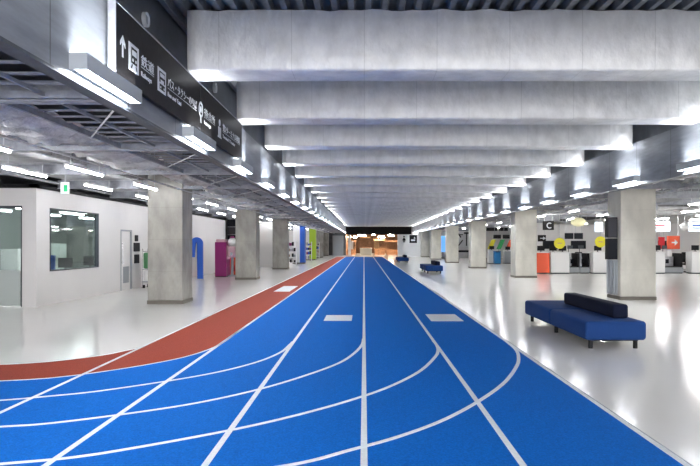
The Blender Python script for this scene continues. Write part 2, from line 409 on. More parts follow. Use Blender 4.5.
CV = [
 [(-60, 404), (0, 401), (47, 397), (100, 391.5), (177.5, 380), (225, 371), (260, 361.5), (281, 352.5), (290, 345), (293, 342)],
 [(-60, 431), (0, 427.5), (50, 424), (130, 414), (200, 403), (262.5, 389), (310, 374.5), (340, 363), (355, 353), (362, 345), (363.5, 339)],
 [(-60, 471), (0, 465), (75, 458), (150, 446), (240, 429), (300, 415), (350, 401), (390, 387), (420, 371.5), (435, 357.5), (438, 351), (436.5, 345.5), (433, 341)],
 [(150, 486), (290, 466), (350, 451), (400, 437), (445, 420), (480, 401), (505, 382.5), (517, 366), (518.5, 357), (516, 350.5), (509.5, 344.5), (503, 339.5)],
]
for k, c in enumerate(CV):
    z1c = .0095 + k * .0002
    strip(crom([gp(*p) for p in c]), .05, z0, z1c, 'curved_line', trk)
for (x0, x1, y0, y1) in ((-.88, -.27, 13.5, 14.55), (1.46, 2.16, 13.45, 14.75), (-3.18, -2.62, 21.8, 24.6)):
    m = MB().box(x0, x1, y0, y1, .0065, .012).build('floor_marker', 'line_white', trk)
    xm = (x0 + x1) / 2; ym = (y0 + y1) / 2; s = (x1 - x0)
    MB().prism([(xm - s * .06, ym - .35), (xm + s * .06, ym - .35), (xm + s * .06, ym + .1), (xm + s * .2, ym + .1), (xm, ym + .38), (xm - s * .2, ym + .1), (xm - s * .06, ym + .1)], 'Z', .0125, .014).build('arrow_mark', 'panel_white', m)

# ================================================================ BENCHES
def bench(x, y, label):
    t = thing('bench', label, 'bench', (x, y, 0), 'low upholstered benches beside the track')
    Wd = .98; L1 = 1.90; gap = .03; L2 = 1.82
    for (a, b) in ((0, L1), (L1 + gap, L1 + gap + L2)):
        MB().box(0, Wd, a, b, .145, .45, .055, 4).build('seat', 'seat_blue', t, smooth=True)
    MB().box(.60, .86, .40, 2.95, .448, .68, .045, 4).build('backrest', 'seat_navy', t, smooth=True)
    for yy in (.14, L1 + gap / 2, L1 + L2 - .12):
        for xx in (.13, Wd - .13):
            MB().cyl((xx, yy, 0), (xx, yy, .15), .036, 14).build('leg', 'black', t)
    MB().box(.1, Wd - .1, .1, L1 + L2 - .08, .125, .146).build('frame', 'black', t)
    return t
bench(3.52, 9.85, 'large blue upholstered bench with navy backrest nearest the camera, right of the track')
bench(3.50, 35.1, 'small-looking navy bench on white floor beside the second right pillar')
bench(3.05, 55.8, 'farthest navy bench by the right edge of the track')

# ================================================================ HANGING SIGN
SX = -2.60
sg = thing('direction_sign', 'long black hanging direction sign with white arrow and pictograms on left fascia', 'sign', (SX, 6.49, 3.45))
MB().box(-.06, 0, 0, 3.35, 0, .77).box(-.06, 0, 3.37, 6.71, 0, .77).build('panel', 'sign_black', sg)
MB().box(-.075, .008, 0, 6.71, .77, .785).box(-.075, .008, -.02, 0, 0, .785).build('edge_trim', 'steel', sg)
def text_mesh(txt, size, name, mat, parent, loc, rot=(math.radians(90), 0, math.radians(90)), fitw=None, align='LEFT'):
    cu = bpy.data.curves.new('txt', 'FONT'); cu.body = txt; cu.size = size; cu.extrude = .002; cu.align_x = align
    o = bpy.data.objects.new('txt', cu); C.objects.link(o)
    dg = bpy.context.evaluated_depsgraph_get(); me = bpy.data.meshes.new_from_object(o.evaluated_get(dg)); bpy.data.objects.remove(o)
    if fitw and len(me.vertices):
        w_ = max(v.co.x for v in me.vertices) - min(v.co.x for v in me.vertices)
        for v in me.vertices: v.co.x *= fitw / w_
    me.materials.clear(); me.materials.append(M[mat]); ob = bpy.data.objects.new(name, me); C.objects.link(ob); ob.parent = parent; ob.location = loc; ob.rotation_euler = rot
    return ob
def spx(y): return y - 6.49
e = .003
# arrow
a = spx(6.67)
MB().prism([(a - .018, .24), (a + .018, .24), (a + .018, .40), (a + .07, .35), (a + .07, .395), (a, .475), (a - .07, .395), (a - .07, .35), (a - .018, .40)], 'X', e, e + .004).build('arrow_mark', 'sign_white', sg)
def plate(y0, y1): return MB().box(e, e + .004, spx(y0), spx(y1), .17, .47, .0)
pl = plate(6.84, 7.14).build('pictogram', 'sign_white', sg)
y = spx(6.99)
MB().box(.008, .011, y - .09, y + .09, .25, .43, .0).build('train_mark', 'sign_black', pl)
MB().box(.012, .014, y - .065, y + .065, .34, .40).box(.012, .014, y - .06, y - .03, .275, .305).box(.012, .014, y + .03, y + .06, .275, .305).build('train_window_mark', 'sign_white', pl)
MB().prism([(y - .10, .19), (y - .07, .19), (y - .04, .24), (y - .07, .24)], 'X', .008, .011).prism([(y + .10, .19), (y + .07, .19), (y + .04, .24), (y + .07, .24)], 'X', .008, .011).build('rail_mark', 'sign_black', pl)
pl = plate(7.80, 8.12).build('pictogram', 'sign_white', sg)
y = spx(7.96)
MB().box(.008, .011, y - .11, y + .11, .33, .43).box(.008, .011, y - .11, y - .07, .29, .33).box(.008, .011, y + .07, y + .11, .29, .33).box(.008, .011, y - .1, y + .1, .20, .27).build('bus_mark', 'sign_black', pl)
MB().box(.012, .014, y - .085, y + .085, .36, .41).box(.012, .014, y - .08, y - .05, .215, .24).box(.012, .014, y + .05, y + .08, .215, .24).build('bus_window_mark', 'sign_white', pl)
def ring(mb, yc, zc, r0, r1, x0, x1, n=28, sy=1):
    for i in range(n):
        a0, a1 = 2 * math.pi * i / n, 2 * math.pi * (i + 1) / n
        mb.prism([(yc + r0 * math.cos(a0) * sy, zc + r0 * math.sin(a0)), (yc + r1 * math.cos(a0) * sy, zc + r1 * math.sin(a0)), (yc + r1 * math.cos(a1) * sy, zc + r1 * math.sin(a1)), (yc + r0 * math.cos(a1) * sy, zc + r0 * math.sin(a1))], 'X', x0, x1)
    return mb
y = spx(9.87)
m = ring(MB(), y, .37, .09, .125, e, e + .004); m.box(e, e + .004, y - .03, y + .03, .16, .25).cyl((e, y, .37), (e + .004, y, .37), .05, 20); m.build('pictogram', 'sign_white', sg)
m = ring(MB(), spx(11.15), .41, 0.001, .06, e, e + .004); y = spx(11.15); m.box(e, e + .004, y - .1, y + .1, .17, .33).box(e, e + .004, y - .14, y + .14, .14, .165); m.build('pictogram', 'sign_white', sg)
for (ya, yb, jp, en, ewf) in ((7.22, 7.66, '鉄道', 'Railways', .8), (8.20, 9.62, 'バス・タクシーのりば', 'Bus and Taxi', .42), (10.08, 10.8, '待合所', 'Lounge', .6), (11.4, 12.95, '第2ターミナル連絡', 'Terminal 2 Transfer', .7)):
    text_mesh(jp, .145, 'lettering', 'sign_white', sg, (e, spx(ya), .325), fitw=yb - ya)
    MB().box(e, e + .003, spx(ya), spx(yb), .292, .298).build('rule', 'sign_white', sg)
    text_mesh(en, .085, 'lettering', 'sign_white', sg, (e, spx(ya), .19), fitw=(yb - ya) * ewf)
for (y, z, lab) in ((8.4, 4.72, 'round white speaker on dark upper wall above the black sign, nearer one'), (12.3, 4.78, 'round white speaker on dark upper wall beyond the nearest beam')):
    t = thing('round_speaker', lab, 'speaker', (-2.98, y, z), 'round speakers on the left upper wall')
    ring(MB(), 0, 0, .075, .10, 0, .05).build('rim', 'sign_white', t)
    MB().cyl((0.001, 0, 0), (.03, 0, 0), .075, 24).build('grille', 'panel_grey', t)

# ================================================================ LEFT WING OVERHEAD
def overhead(side):
    """per bay: strut, slatted grid, insulation blanket, tray"""
    nm = 'left' if side < 0 else 'right'
    def bx(mb, xa, xb, *r):
        xs = sorted((sx(xa), sx(xb)))
        return mb.box(xs[0], xs[1], *r)
    def sx(x): return -x if side < 0 else (7.12 + (x - 2.82) * .36 if x < 4.09 else 8.80 + x - 4.1)
    # grid panel
    G = thing('slatted_ceiling_panel', '', 'ceiling panel')
    fr = MB(); bx(fr, 2.88, 2.92, 0, 3.4, 3.26, 3.34); bx(fr, 4.03, 4.07, 0, 3.4, 3.26, 3.34); bx(fr, 3.45, 3.48, .05, 3.35, 3.28, 3.32); bx(fr, 2.92, 4.02, 0, .05, 3.26, 3.34); bx(fr, 2.92, 4.02, 3.35, 3.4, 3.26, 3.34)
    fr.build('frame', 'steel', G)
    sl = MB()
    for k in range(1, 9): bx(sl, 2.92, 4.02, k * .378 - .03, k * .378 + .03, 3.322, 3.34)
    sl.build('slats', 'steel', G)
    MB().cyl((sx(2.95), .4, 3.25), (sx(4.0), 2.2, 3.25), .012, 8).build('brace', 'galv', G)
    S = MB(); bx(S, 2.86, 8.6, -.07, .0, 3.25, 3.47); bx(S, 2.86, 8.6, -.10, .03, 3.235, 3.25)
    S = S.build('cross_beam', 'steel')
    B = []
    for v in range(4):
        bm = bmesh.new(); nx, ny = 16, 44; V = []
        for i in range(nx + 1):
            r = []
            for j in range(ny + 1):
                u, w_ = i / nx, j / ny
                edge = .28 * noise.noise(Vector((w_ * 7, v * 9, 1))) * u
                n = noise.fractal(Vector((u * 4, w_ * 9, v * 5)), .8, 2, 4)
                z = (3.33 if side < 0 else 3.40) + .10 * n + .06 * abs(2 * u - 1) ** 3
                wd = (.93 if v == 3 else 1.45) if side < 0 else .60
                r.append(bm.verts.new((sx(4.10 + (wd - abs(edge)) * u), .06 + 3.40 * w_, z)))
            V.append(r)
        for i in range(nx):
            for j in range(ny): bm.faces.new((V[i][j], V[i + 1][j], V[i + 1][j + 1], V[i][j + 1]))
        bmesh.ops.solidify(bm, geom=list(bm.faces), thickness=.03)
        m = MB(); m.bm.free(); m.bm = bm; B.append(m.build('insulation_blanket', 'blanket', smooth=True))
    T = thing('cable_tray', '', 'cable tray') if side > 0 else None
    if T:
      tr_ = MB(); bx(tr_, 4.12, 4.14, 0, 3.5, 3.20, 3.25); bx(tr_, 4.33, 4.35, 0, 3.5, 3.20, 3.25)
      for k in range(14): bx(tr_, 4.13, 4.34, k * .25 + .05, k * .25 + .07, 3.203, 3.215)
      tr_.build('ladder', 'galv', T)
      cb = MB(); [cb.cyl((sx(4.18 + .05 * q), 0, 3.229), (sx(4.18 + .05 * q), 3.5, 3.229), .013, 6) for q in range(3)]
      cb.build('cables', 'black', T)
    n = 26; used = [0, 0, 0, 0]; vis = 0
    for k in range(-1, n):
        y = 6.85 + (k - 1) * BP
        if y > (YE - 3.4 if side < 0 else 76): break
        g_ = G if k == -1 else copy_tree(G); g_.location = (0, y + .05, 0)
        s_ = S if k == -1 else S.copy()
        if side > 0: t_ = T if k == -1 else copy_tree(T); t_.location = (0, y + .02, 0)
        if k != -1: C.objects.link(s_)
        s_.location = (0, y, 0)
        vi = (3 if any(y - 1.1 < p_ < y + 3.6 for p_ in PL) else (k + 1) % 3) if side < 0 else (k + 1) % 4
        b_ = B[vi] if not used[vi] else B[vi].copy()
        if used[vi]: C.objects.link(b_)
        used[vi] = 1; b_.location = (0, y, 0)
        if (side < 0 and y > 3.5) or (side > 0 and y > 9): w_ = '%s bay from the camera' % ORD[vis]; vis += 1
        else: w_ = 'bay overhead at the camera'
        tag(g_, 'dark slatted steel grid under the %s low ceiling, %s' % (nm, w_), 'ceiling panel', nm + ' slatted panels')
        tag(s_, 'grey steel cross beam under the %s low ceiling, %s' % (nm, w_), 'beam', nm + ' cross beams')
        tag(b_, 'lumpy silver insulation blanket over the %s low ceiling, %s' % (nm, w_), 'insulation', nm + ' insulation blankets')
        if side > 0: tag(t_, 'wire cable tray under the silver blanket, %s side, %s' % (nm, w_), 'cable tray', nm + ' cable trays')
overhead(-1); overhead(1)
def duct(x0, x1, z0, z1, y0, y1, label, name='air_duct'):
    t = thing(name, label, 'duct', (0, 0, 0))
    MB().box(x0, x1, y0, y1, z0, z1, .04, 2).build('casing', 'duct', t)
    fl = MB(); y = y0 + .3
    while y < y1: fl.box(x0 - .025, x1 + .025, y, y + .03, z0 - .025, z0 + .0).box(x0 - .025, x0, y, y + .03, z0, z1).box(x1, x1 + .025, y, y + .03, z0, z1); y += 1.775
    fl.build('flanges', 'galv', t)
    return t
duct(-8.45, -6.35, 3.48, 3.9, -6, 88, 'wide silver air duct along the white left wall above the tube lights')
duct(-5.95, -5.55, 3.62, 3.9, -6, 15.3, 'narrow silver air duct nearest left pillar leads up to')
for (x, z, r, lab) in ((-6.22, 3.42, .03, 'thin steel pipe along the inner edge of the left duct'), (-5.0, 3.17, .018, 'thin steel conduit under the lumpy silver insulation'), (-8.56, 3.38, .04, 'steel pipe running over the top of the white left wall')):
    tag(MB().cyl((x, -6, z), (x, 88, z), r, 10).build('pipe', 'galv'), lab, 'pipe')

def tube(x, y, z, label, L=1.7, rot=0, group='tube lights', top=4.46, glow='tube_glow'):
    t = thing('tube_light', label, 'light', (x, y, z), group, rot)
    MB().box(-.035, .035, 0, L, .055, .10).build('housing', 'panel_white', t)
    MB().cyl((0, .03, .03), (0, L - .03, .03), .022, 10).build('tube', glow, t)
    MB().cyl((0, .2, .10), (0, .2, top - z), .008, 6).cyl((0, L - .2, .10), (0, L - .2, top - z), .008, 6).build('hanger', 'galv', t)
    return t
for r_, (xx, y00) in enumerate(((-7.05, 5.0), (-5.72, 4.8))):
    nn = 0
    for k in range(22):
        y = y00 + k * BP
        if y > 84: break
        if any(p_ - 1.9 < y < p_ + 1.2 for p_ in PL) and r_: continue
        tube(xx, y, 3.14, '%s tube light from the camera in the %s row under the left duct' % (ORD[nn], 'outer' if r_ == 0 else 'inner'), group='left tube lights', top=3.45 if r_ == 0 else (3.61 if y < 15 else 4.46), glow='tube_glow'); nn += 1
for k in range(7):
    tube(-11.2, 2 + k * 3.5 if k < 4 else 18 + (k - 4) * 3.2, 3.14 if k < 4 else 2.68, ('tube light far out on the left, beside the camera' if k < 4 else 'tube light inside the glazed office, %s' % ['nearest', 'middle', 'farthest'][k - 4]), group='outer left tube lights', top=4.46 if k < 4 else 3.06)
for k in range(4):  # extra tubes, added to brighten the office interior
    tube(-9.9, 17.6 + k * 2.6, 2.68, 'added tube light brightening the glazed office by its window, %s from the camera' % ORD[k], group='added office tube lights', top=3.06, glow='lamp_glow')

# ================================================================ RIGHT WING OVERHEAD
duct(9.7, 11.2, 3.75, 4.15, 4, 72, 'wide silver air duct right of the right-hand pillars')
for i, (y, z) in enumerate(((14.5, 3.6), (24.5, 3.45), (29.5, 3.5), (33.5, 3.45))):
    t = thing('cross_duct', 'round silver duct crossing the right hall, %s from the camera' % ORD[i], 'duct', (0, 0, 0), 'round crossing ducts')
    MB().cyl((9.75, y, 3.44), (25.5, y + 1.0, 3.44), .17, 20).build('casing', 'duct', t, smooth=True)
    MB().cyl((11.9, y + .16, 3.5), (11.9, y + .16, 4.45), .012, 6).cyl((17, y + .48, 3.5), (17, y + .48, 4.45), .012, 6).cyl((22, y + .8, 3.5), (22, y + .8, 4.45), .012, 6).build('hanger', 'galv', t)
rows = [12.2, 14.8, 17.4, 20.0, 22.6]
for r_, xx in enumerate(rows):
    for k in range(5):
        y = 17 + k * 4.6 + (r_ % 2) * 1.0
        tube(xx, y, 3.12, '%s tube light in the %s lengthwise row over the check-in hall' % (ORD[k], ORD[r_]), group='check-in hall tube lights', glow='tube_glow_right')
for k in range(9):
    tube(9.58, 27.6 + k * 5.2, 3.14, 'tube light just right of the right pillars, %s from the camera' % ORD[k], group='tube lights beside right pillars', L=1.4, glow='tube_glow_right')
for k in range(5):
    for j in range(2):
        tube(12.4 + j * 4, 45.5 + k * 5.5, 3.14, '%s tube light beyond the check-in wall, %s row' % (ORD[k], ['near', 'far'][j]), group='far right tube lights', glow='tube_glow_right')

# ================================================================ LEFT SIDE OBJECTS
t = thing('exit_sign', 'small green and white running-man exit sign hanging by the left wall', 'exit sign', (-6.96, 14.4, 2.85), None)
MB().box(-.09, .09, 0, .06, 0, .27).build('housing', 'exit_white', t)
MB().box(-.01, .07, -.006, -.001, .05, .20).build('running_man_panel', 'exit_green', t)
MB().cyl((0, .03, .27), (0, .03, .62), .01, 6).build('hanger', 'galv', t)
# office interior
def carton(x, y, z, sx_, sy_, sz, mat, label, name, cat):
    return tag(MB().box(-sx_ / 2, sx_ / 2, -sy_ / 2, sy_ / 2, 0, sz, .01, 1).build(name, mat, None, (x, y, z)), label, cat)
for k, (x, y) in enumerate(((-9.9, 19.5), (-11.8, 21.5), (-10.2, 24.5), (-12.2, 26.5), (-11.9, 18.0))):  # glowing panels added under the office ceiling to lift its dark interior
    t = thing('office_fill_panel', 'added square glowing panel inside the glazed office, ' + ['by the window', 'in the middle', 'third from the front', 'at the back', 'behind the glazed door'][k], 'light', (x, y, 3.0))
    MB().box(-.35, .35, -.35, .35, 0, .049).build('housing', 'panel_white', t); MB().box(-.32, .32, -.32, .32, -.01, -.001).build('diffuser', 'office_fill_glow', t)
def desk(x, y, label):
    t = thing('desk', label, 'desk', (x, y, 0), 'desks behind the office window')
    MB().box(-.6, .6, -.35, .35, .70, .74).build('desk_top', 'panel_white', t)
    for a in (-.55, .55):
        for b in (-.3, .3): MB().box(a - .02, a + .02, b - .02, b + .02, 0, .70).build('leg', 'steel', t)
    MB().box(-.25, .25, -.02, .02, .86, 1.2).box(-.03, .03, -.02, .02, .745, .87).box(-.12, .12, -.08, .08, .741, .75).build('monitor', 'screen_dim', t)
desk(-10.2, 19.2, 'white desk behind the office window, nearest of three')
desk(-10.4, 21.6, 'white desk behind the office window, middle of three')
desk(-10.6, 24.0, 'white desk behind the office window, farthest of three')
for i, (x, y, zz, m, lab) in enumerate(((-12.6, 20.2, 1.2, 'panel_white', 'white cabinet at the office back wall, nearest of three'), (-12.6, 22.6, 1.5, 'panel_white', 'white cabinet at the office back wall, middle of three'), (-12.6, 25.0, 1.7, 'frost', 'grey-green cabinet at the office back wall'))):
    t = thing('cabinet', lab, 'cabinet', (x, y, 0)); MB().box(-.3, .3, -.6, .6, 0, zz).build('body', m, t)
    for s in (-1, 1): dd = MB().box(.301, .32, s * .3 - .28, s * .3 + .28, .05, zz - .05).build('cabinet_door', m, t); MB().box(.32, .335, s * .04 - .01, s * .04 + .01, zz * .5, zz * .5 + .12).build('handle', 'steel', dd)
carton(-9.4, 18.3, 0, .4, .4, 1.35, 'banner_blue', 'blue carton column standing behind the office window', 'storage_column', 'box')
# wall phone set / extinguisher panel
for (y, z, h, ww, lab, nm) in ((23.72, 1.90, .24, .32, 'small black sign plate on the white wall, topmost of three', 'wall_plate'), (23.75, 1.56, .34, .62, 'rounded black sign plate on the white wall, middle of three', 'wall_plate'), (23.75, 1.11, .34, .50, 'black sign plate on the white wall, lowest of three', 'wall_plate')):
    tag(MB().box(0, .03, -ww / 2, ww / 2, -h / 2, h / 2, .012, 2).build(nm, 'black', None, (WL, y, z)), lab, 'sign', 'black plates beside the white door')
# green cleaning cart behind first pillar
t = thing('cleaning_cart', 'green and white cleaning cart against the white wall left of nearest pillar', 'cart', (-8.10, 23.9, 0))
MB().box(-.35, .20, -.3, .3, .22, .26).box(-.35, .20, -.3, .3, .70, .73).build('shelf', 'panel_grey', t)
MB().box(-.32, .18, -.27, .27, .74, 1.35, .05, 2).build('bag', 'pale_green', t)
MB().box(-.30, .16, -.25, .25, .27, .66, .03, 2).build('bucket', 'panel_white', t)
for a in (-.3, .15):
    for b in (-.25, .25):
        MB().cyl((a, b, .0), (a, b, .12), .05, 10).build('wheel', 'black', t)
MB().cyl((-.33, -.28, .12), (-.33, -.28, 1.5), .015, 8).cyl((-.33, .28, .12), (-.33, .28, 1.5), .015, 8).cyl((.18, -.28, .12), (.18, -.28, .74), .015, 8).cyl((.18, .28, .12), (.18, .28, .74), .015, 8).cyl((-.33, -.28, 1.4), (-.33, .28, 1.4), .015, 8).build('frame', 'chrome', t)
MB().ball((-.1, .0, 1.42), .14).build('mop_head', 'panel_grey', t)

# blue cane-shaped arch
t = thing('arch_sign', 'bright blue arch-shaped standing sign by the white left wall', 'sign', (-8.0, 29.6, 0))
pts = []
r0, r1 = .10, .30
for i in range(17):
    a = math.pi * i / 16; pts.append((r1 * math.cos(a), 1.70 + r1 * math.sin(a)))
pts += [(-r1, 1.15), (-.22, 1.05), (-r0, 1.05)]
for i in range(17):
    a = math.pi - math.pi * i / 16; pts.append((r0 * .4 * math.cos(a), 1.70 + r0 * math.sin(a)))
pts += [(.04, .02), (r1, .02)]
mb = MB(); mb.prism(pts, 'Y', 0, .12); bmesh.ops.triangulate(mb.bm, faces=[f for f in mb.bm.faces if len(f.verts) > 4]); mb.build('arch', 'banner_blue', t)
MB().box(-.05, .32, -.06, .18, 0, .02).build('base', 'steel', t)
tag(MB().box(0, .03, -.25, .25, 0, .32).build('wall_plate', 'frost', None, (WL, 30.7, 2.15)), 'small grey plate high on the white wall above the blue arch', 'sign')
# magenta vending / capsule machines
t = thing('capsule_machine', 'dark magenta vending cabinet against the left wall before the second pillar', 'vending machine', (-7.22, 31.6, 0))
MB().box(-.38, .20, 0, .9, .03, 1.78, .02, 2).build('body', 'magenta', t)
MB().box(.201, .22, .1, .8, .9, 1.6).build('display_window', 'pink', t)
MB().box(-.36, .18, .02, .88, 0, .03).build('base', 'black', t)
MB().box(-.34, .18, .05, .85, 1.781, 1.92, .03, 2).build('top_sign', 'pink', t)
t = thing('gumball_machine', 'tall white and pink ball-topped vending machine beside the magenta cabinet', 'vending machine', (-6.78, 31.9, 0))
MB().cyl((0, 0, .02), (0, 0, .08), .22, 20).build('base', 'steel', t); MB().cyl((0, 0, .08), (0, 0, 1.0), .07, 14).build('stem', 'panel_grey', t)
MB().box(-.2, .2, -.2, .2, 1.0, 1.55, .05, 3).build('body', 'pink', t); MB().ball((0, 0, 1.76), .24).build('globe', 'panel_white', t, smooth=True)
MB().cyl((0, 0, 1.98), (0, 0, 2.08), .14, 16, .08).build('lid', 'magenta', t); MB().box(-.06, .06, -.215, -.201, 1.1, 1.25).build('coin_slot', 'chrome', t)
t = thing('game_cabinet', 'red and white cabinet half hidden behind the second left pillar', 'vending machine', (-6.95, 33.6, 0))
MB().box(-.35, .35, 0, .6, .02, .95, .02, 2).build('body', 'orange', t); MB().box(-.33, .33, .05, .55, .951, 1.75, .03, 2).build('display_window', 'panel_white', t)
MB().box(-.3, .3, .02, .58, 0, .02).build('base', 'black', t); MB().prism([(-.2, .2), (.2, .2), (.05, .8)], 'Y', -.01, -.002).build('poster', 'red', t)
t = thing('departure_board', 'dark flight information board hanging beside the second left pillar', 'screen', (-8.25, 39.5, 1.80))
for zz in (0, .5, 1.0): MB().box(-.45, .9, 0, .1, zz, zz + .45).build('screen', 'screen_dark' if zz != .5 else 'screen_dim', t)
MB().cyl((-.3, .05, 1.45), (-.3, .05, 1.5), .02).cyl((.7, .05, 1.45), (.7, .05, 1.5), .02).box(-.4, .8, .101, .13, 0, 1.45).build('hanger', 'steel', t)
t = thing('trolley_rack', 'grey metal bin standing beyond the second left pillar', 'bin', (-6.85, 36.6, 0))
MB().box(-.25, .2, 0, .5, .05, .95, .03, 2).build('body', 'panel_grey', t); MB().box(-.2, .15, -.01, -.002, .6, .8).build('opening', 'black', t); MB().box(-.23, .18, .02, .48, 0, .05).build('base', 'black', t)
for k, (x, y, m, lab) in enumerate(((-2.0, 93.6, 'panel_white', 'white menu board at the food court entrance, left'), (1.9, 93.8, 'wood_pale', 'pale brown menu board at the food court entrance, right of the counter'), (5.6, 94.2, 'wood_pale', 'pale brown menu board at the food court entrance, far right'))):
    t = thing('menu_board', lab, 'board', (x, y, 0))
    MB().box(-.4, .4, 0, .08, .9, 2.1).build('board', m, t); MB().box(-.35, -.3, .02, .06, 0, .9).box(.3, .35, .02, .06, 0, .9).build('post', 'steel_dark', t)
struct('wall_left_niche', MB().box(WL - .15, -6.5, 45.2, 45.35, 0, 3.3), 'wall_white')
for k, xx in enumerate((10.9, 12.6, 14.5, 17.0, 18.6, 20.4)):
    t = thing('service_screen', 'small dark screen on the pale wall behind the check-in counters, %s from the left' % (['first'] + ORD[1:])[k], 'screen', (xx, 41.9, 1.35), 'screens on the check-in back wall')
    MB().box(-.5, .5, 0, .095, 0, .55, .01, 1).build('housing', 'black', t); MB().box(-.46, .46, -.006, -.001, .04, .51).build('screen', 'screen_dark', t)
# souvenir racks beyond third pillar
for i, (x, y, lab) in enumerate(((-5.95, 50.2, 'open shelf rack of dark goods before the blue pillar'), (-5.7, 62, 'open shelf rack of goods between the blue and lime pillars'), (-5.8, 74.0, 'open shelf rack beyond the lime green pillar'))):
    t = thing('shelf_rack', lab, 'shelf', (x, y, 0))
    MB().box(-.45, -.41, 0, .5, 0, 1.9).box(.41, .45, 0, .5, 0, 1.9).build('frame', 'panel_white', t)
    for zz in (.15, .6, 1.05, 1.5): MB().box(-.41, .41, 0, .5, zz, zz + .03).build('shelf', 'panel_white', t)
    nb_ = 0
    for zz in (.18, .63, 1.08, 1.53):
        for k in range(5):
            if random.random() < .25: continue
            m = random.choice(['black', 'panel_grey', 'magenta', 'banner_blue', 'wood', 'black'])
            hh = random.uniform(.18, .36)
            tag(MB().box(-.07, .07, -.12, .12, .001, hh, .01, 1).build('goods_box', m, None, (x - .32 + k * .16, y + .2, zz)),
                '%s %s box, %s shelf, %s from left, on the %s' % (['short', 'tall'][hh > .27], {'black': 'black', 'panel_grey': 'grey', 'magenta': 'magenta', 'banner_blue': 'blue', 'wood': 'brown'}[m], {.18: 'bottom', .63: 'lower', 1.08: 'upper', 1.53: 'top'}[zz], ['first', 'second', 'third', 'fourth', 'fifth'][k],
                 ['rack by the blue pillar', 'rack between blue and lime pillars', 'rack beyond the lime pillar'][i]), 'box', 'goods on the shelf racks')

# ================================================================ RIGHT SIDE OBJECTS
# black screens on the first right pillar
t = thing('display_screen', 'upper of two black display boxes on the side of nearest right pillar', 'screen', (7.37, 18.75, 1.87), 'black display boxes on the pillar')
MB().box(0, .30, 0, .22, 0, .62, .01, 2).build('housing', 'black', t); MB().box(.02, .28, -.006, -.001, .03, .59).build('screen', 'screen_dim', t)
t = thing('display_screen', 'lower of two black display boxes on the side of nearest right pillar', 'screen', (7.37, 18.75, 1.21), 'black display boxes on the pillar')
MB().box(0, .30, 0, .22, 0, .64, .01, 2).build('housing', 'black', t); MB().box(.02, .28, -.006, -.001, .03, .61).build('screen', 'screen_dark', t)
t = thing('conduit_panel', 'ribbed grey metal service panel on the side of nearest right pillar', 'panel', (7.675, 18.7, .14))
MB().box(-.03, 0, .05, .85, 0, 1.05).build('cover', 'panel_grey', t)
for k in range(3): MB().cyl((-.06, .15 + .25 * k, 0), (-.06, .15 + .25 * k, 1.05), .022, 8).build('conduit', 'panel_grey', t)

YC = 35.0
def counter(x0, x1, mat, label, h=1.15, y=YC, d=.7, mon=True):
    t = thing('check_in_counter', label, 'counter', ((x0 + x1) / 2, y, 0), 'check-in counters in the right hall')
    hw = (x1 - x0) / 2
    MB().box(-hw + .02, hw - .02, 0, d, .06, h - .04, .01, 1).build('front_panel', mat, t)
    MB().box(-hw, hw, -.03, d + .03, h - .04, h, .006, 1).build('counter_top', 'panel_white', t)
    MB().box(-hw + .04, hw - .04, .04, d - .04, 0, .06).build('kick_plate', 'steel_dark', t)
    if mon:
        n = 1 if hw < .5 else 2
        for k in range(n):
            xc = 0 if n == 1 else (-.5 + k) * hw
            MB().box(xc - .21, xc + .21, .42, .45, h + .08, h + .36).box(xc - .02, xc + .02, .43, .46, h + .005, h + .09).box(xc - .09, xc + .09, .38, .5, h + .001, h + .012).build('monitor', 'black', t)
    return t
counter(9.72, 10.50, 'orange', 'orange-red fronted check-in counter beside the second right pillar', 1.22)
counter(10.53, 11.62, 'panel_white', 'white check-in counter directly right of the orange one', 1.22)
counter(12.92, 13.80, 'panel_white', 'white check-in counter seen just left of the nearest right pillar', 1.22)
counter(13.85, 14.7, 'panel_white', 'white check-in counter hidden in part by the black pillar screens', 1.22)
counter(16.45, 17.02, 'panel_white', 'white check-in counter seen just right of the nearest right pillar', 1.25)
counter(18.37, 18.97, 'panel_white', 'short white podium under the orange square sign', 1.36, 37.1, .5, False)
counter(18.5, 19.35, 'panel_white', 'white check-in counter at the right edge of the photo', 1.25)
def machine(x0, x1, label):
    t = thing('baggage_scale', label, 'baggage machine', ((x0 + x1) / 2, YC + .3, 0), 'grey baggage machines between counters')
    hw = (x1 - x0) / 2
    MB().box(-hw, hw, 0, 1.2, .05, .35, .03, 2).build('conveyor_bed', 'panel_grey', t)
    MB().box(-hw + .06, hw - .06, .02, 1.18, .351, .38).build('belt', 'black', t)
    MB().box(-hw, -hw + .12, .1, 1.1, .36, 1.15, .02, 2).build('side_panel', 'steel', t); MB().box(hw - .12, hw, .1, 1.1, .36, 1.15, .02, 2).build('side_panel', 'black', t)
    MB().box(-hw + .15, hw - .2, .75, 1.1, .40, .95, .03, 2).build('scanner', 'galv', t)
    MB().box(-hw + .25, -hw + .6, .70, .74, .55, .8).build('control_screen', 'screen_dark', t)
    MB().cyl((-hw + .06, .3, 1.15), (-hw + .06, .3, 1.5), .02, 8).box(-hw, -hw + .3, .28, .32, 1.4, 1.6).build('display_post', 'steel_dark', t)
    MB().box(-hw + .05, hw - .05, .05, 1.1, 0, .05).build('base', 'steel_dark', t)
    t2 = None
machine(11.68, 12.28, 'grey baggage conveyor right of the white counter, left of a pair')
machine(12.31, 12.88, 'grey baggage conveyor right of the white counter, right of a pair')
machine(17.1, 18.2, 'grey baggage conveyor between white counters at far right')
